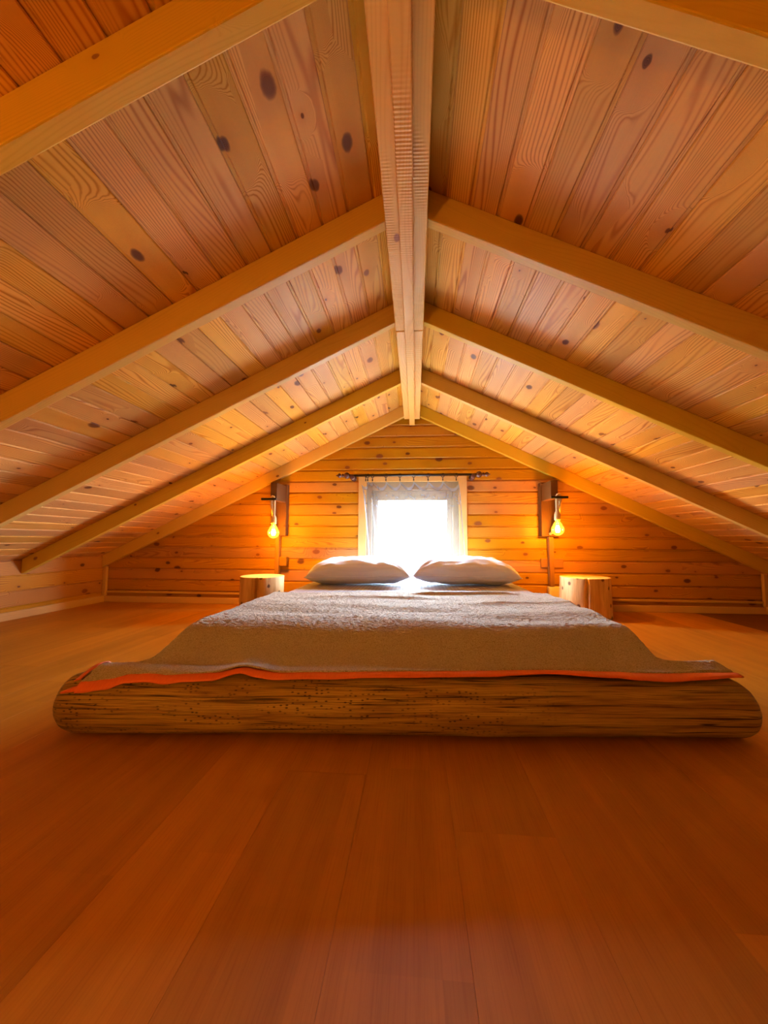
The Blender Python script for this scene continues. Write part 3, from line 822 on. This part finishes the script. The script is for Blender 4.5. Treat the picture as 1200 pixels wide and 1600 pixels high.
rope_lamp('rope pendant wall lamp with a lit bulb on the gable opposite the window', YF, 1, -0.85, 1, 0.050, 0.700, 0.440, REAR_W, REAR_COL, 'rope wall lamps', 0.19)

# ---- cable covers, junction blocks, socket
o = longbox('cable_cover', (-1.176, -1.142, YW - 0.070, YW - 0.0165, 0.101, 0.599), 'cover', None, 0.003, 'Z'); tag(o, 'wooden cable cover strip below the lamp behind the left stump', 'cable cover', 'cable covers')
o = longbox('cable_cover', (1.112, 1.148, YW - 0.070, YW - 0.0165, 0.201, 0.599), 'cover', None, 0.003, 'Z'); tag(o, 'wooden cable cover strip below the lamp beside the right stump', 'cable cover', 'cable covers')
o = longbox('junction_block', (-1.141, -1.078, YW - 0.060, YW - 0.0005, 0.338, 0.416), 'cover', None, 0.004, 'X'); tag(o, 'small wooden block on the wall beside the left cable cover', 'block')
o = longbox('junction_block', (1.060, 1.240, YW - 0.016, YW - 0.0005, 0.345, 0.420), 'cover', None, 0.003, 'X'); tag(o, 'wide wooden block on the wall behind the right cable cover', 'block')
MAT['plastic'] = plain('cream_plastic', (0.78, 0.66, 0.42), 0.45, 0, 0.03)
so = empty('wall_socket', (1.155, YW - 0.0165, 0.11)); tag(so, 'cream plastic socket box between the bed and the right stump', 'socket')
box('socket_body', (-0.052, 0.052, -0.050, 0.0, -0.055, 0.085), 'plastic', so, 0.005)
box('socket_face', (-0.038, 0.038, -0.054, -0.0495, -0.035, 0.060), 'plastic', so, 0.001)

# ================================================================== CURTAIN AND ROD
RY, RZ = YW - 0.095, 1.112
MAT['rod'] = plain('dark_brown_metal', (0.022, 0.014, 0.012), 0.35, 0.5)
MAT['finial'] = plain('dark_turned_wood', (0.085, 0.030, 0.020), 0.3, 0.0, 0.3, 60)
rd = empty('curtain_rod', (0, RY, RZ)); tag(rd, 'dark curtain rod with turned wooden finials above the window', 'curtain rod')
link('pole', mesh('pole', *lathe([(0.0105, -0.545), (0.0105, 0.545)], 20, 'X'), True), 'rod', rd)
fp = [(0.010, 0.530), (0.019, 0.534), (0.026, 0.545), (0.028, 0.556), (0.024, 0.568), (0.012, 0.576), (0.010, 0.580), (0.0165, 0.586), (0.0165, 0.592), (0.010, 0.598), (0.009, 0.602), (0.018, 0.610), (0.0205, 0.618), (0.017, 0.627), (0.009, 0.634), (0.006, 0.640), (0.001, 0.648)]
for s in (-1, 1):
    link('finial', mesh('finial', *lathe([(r, s * h) for r, h in fp], 24, 'X'), True), 'finial', rd)
    br = link('bracket', mesh('bracket', *lathe([(0.026, 0.0945), (0.026, 0.082), (0.014, 0.074), (0.012, 0.02), (0.020, 0.012), (0.021, -0.010), (0.016, -0.014)], 24, 'Y', (s * 0.508, 0, -0.012)), True), 'finial', rd)

t = NT('sheer_lace'); x, y, z = t.sep(t.obj())
a1 = t.n.new('ShaderNodeAttribute'); a1.attribute_name = 'hem'; hem = a1.outputs['Fac']
vo = t.voro(t.xyz(t.mul(x, 70.0), t.mul(z, 70.0)), 1.0, '2D', 1.0)
n1 = t.noise(t.xyz(t.mul(x, 26.0), t.mul(z, 22.0)), 1.0, 2.0)
lace = t.mul(t.step(n1, 0.50, 0.56), t.add(0.4, t.mul(t.step(vo['Distance'], 0.55, 0.2), 0.6)))
band = t.mul(t.step(z, 0.80, 0.86), t.step(z, 0.985, 0.95))
weave = t.mul(t.add(t.m('SINE', t.mul(x, 2400.0)), t.m('SINE', t.mul(z, 2400.0))), 0.03)
op = t.m('MINIMUM', t.add(t.add(t.add(0.22, weave), t.mul(t.mul(lace, band), 0.30)), t.mul(hem, 0.45)), 0.95)
df = t.n.new('ShaderNodeBsdfDiffuse'); df.inputs[0].default_value = (0.36, 0.385, 0.44, 1)
tl = t.n.new('ShaderNodeBsdfTranslucent'); tl.inputs[0].default_value = (0.80, 0.84, 0.88, 1)
m1 = t.n.new('ShaderNodeMixShader'); m1.inputs[0].default_value = 0.005; t.l.new(df.outputs[0], m1.inputs[1]); t.l.new(tl.outputs[0], m1.inputs[2])
tr = t.n.new('ShaderNodeBsdfTransparent'); m2 = t.n.new('ShaderNodeMixShader'); t.l.new(op, m2.inputs[0])
t.l.new(tr.outputs[0], m2.inputs[1]); t.l.new(m1.outputs[0], m2.inputs[2]); t.l.new(m2.outputs[0], t.out.inputs[0])
MAT['lace'] = t.mat
RINGS = [-0.392, -0.374, -0.333, -0.219, -0.101, 0.015, 0.135, 0.257, 0.368]
PEAK = [-0.437, -0.372, -0.333, -0.216, -0.100, 0.015, 0.135, 0.257, 0.383]
def topz(x):
    for a, b in zip(PEAK, PEAK[1:]):
        if x <= b + 1e-6:
            k = (x - a) / (b - a); dep = min(0.055, 0.5 * (b - a))
            za = 1.038 if a < -0.40 else 1.064; zb_ = 1.045 if b > 0.37 else 1.064
            return za + (zb_ - za) * k - dep * (max(0.0, math.sin(math.pi * k)) ** 0.8)
    return 1.045
NX, NZ = 170, 90; V, Fc, hemv = [], [], []
for j in range(NZ + 1):
    k = j / NZ
    for i in range(NX + 1):
        u = i / NX; xt = -0.437 + 0.82 * u
        zt = topz(xt); zbm = 0.255
        z = zt + (zbm - zt) * k
        dn = max(0.0, 1.05 - z)
        xb = (-0.437 + 0.075 * min(1, dn / 0.65) ** 0.6) + u * (0.82 + (-0.038 * min(1, dn / 0.65)))
        pl_ = 0.010 * math.sin(u * 2 * math.pi * 9 + 1.0) * (0.5 + 0.5 * k) + 0.006 * math.sin(u * 41 + k * 2)
        if u < 0.18: pl_ += 0.012 * math.sin(u * 150)
        V.append((xb + 0.035 * sm((u - 0.86) / 0.14) * k ** 2, 0.012 + pl_ * 0.7 + 0.012 * k, z - RZ))
        h = max(sm((0.030 - (zt - z)) / 0.008), sm((0.016 - u) / 0.008), sm((u - 0.984) / 0.008), sm((k - 0.955) / 0.01))
        hemv.append(h)
W_ = NX + 1
for j in range(NZ):
    for i in range(NX): Fc.append((j * W_ + i, j * W_ + i + 1, (j + 1) * W_ + i + 1, (j + 1) * W_ + i))
ct = empty('curtain', (0, RY, RZ)); tag(ct, 'short sheer white lace curtain hanging in front of the window', 'curtain')
me = mesh('lace_panel', V, Fc, True)
at = me.attributes.new('hem', 'FLOAT', 'POINT')
for i, h in enumerate(hemv): at.data[i].value = h
# lace pattern is laid out in metres above the floor
for v_ in me.vertices: v_.co.z += RZ
cu = link('lace_panel', me, 'lace', ct); cu.location = (0, 0, -RZ)
rg_pts = [(0, 0.0155 * math.cos(2 * math.pi * k / 24), 0.0155 * math.sin(2 * math.pi * k / 24) - 0.0045) for k in range(24)]
rme = mesh('ring', *tube(rg_pts, 0.0032, 8, True), True)
cme = mesh('clip', *joinvf([tube([(0, 0, -0.0215), (0, 0.001, -0.034)], 0.0028, 8), boxv(-0.004, 0.004, -0.002, 0.004, -0.050, -0.032)]))
for i, x in enumerate(RINGS):
    r_ = link('ring', rme, 'rod', ct); r_.location = (x, 0, 0); r_.rotation_euler = (0, 0, 0.95 if i else 0.3)
    c_ = link('clip', cme, 'rod', r_)

# end of script
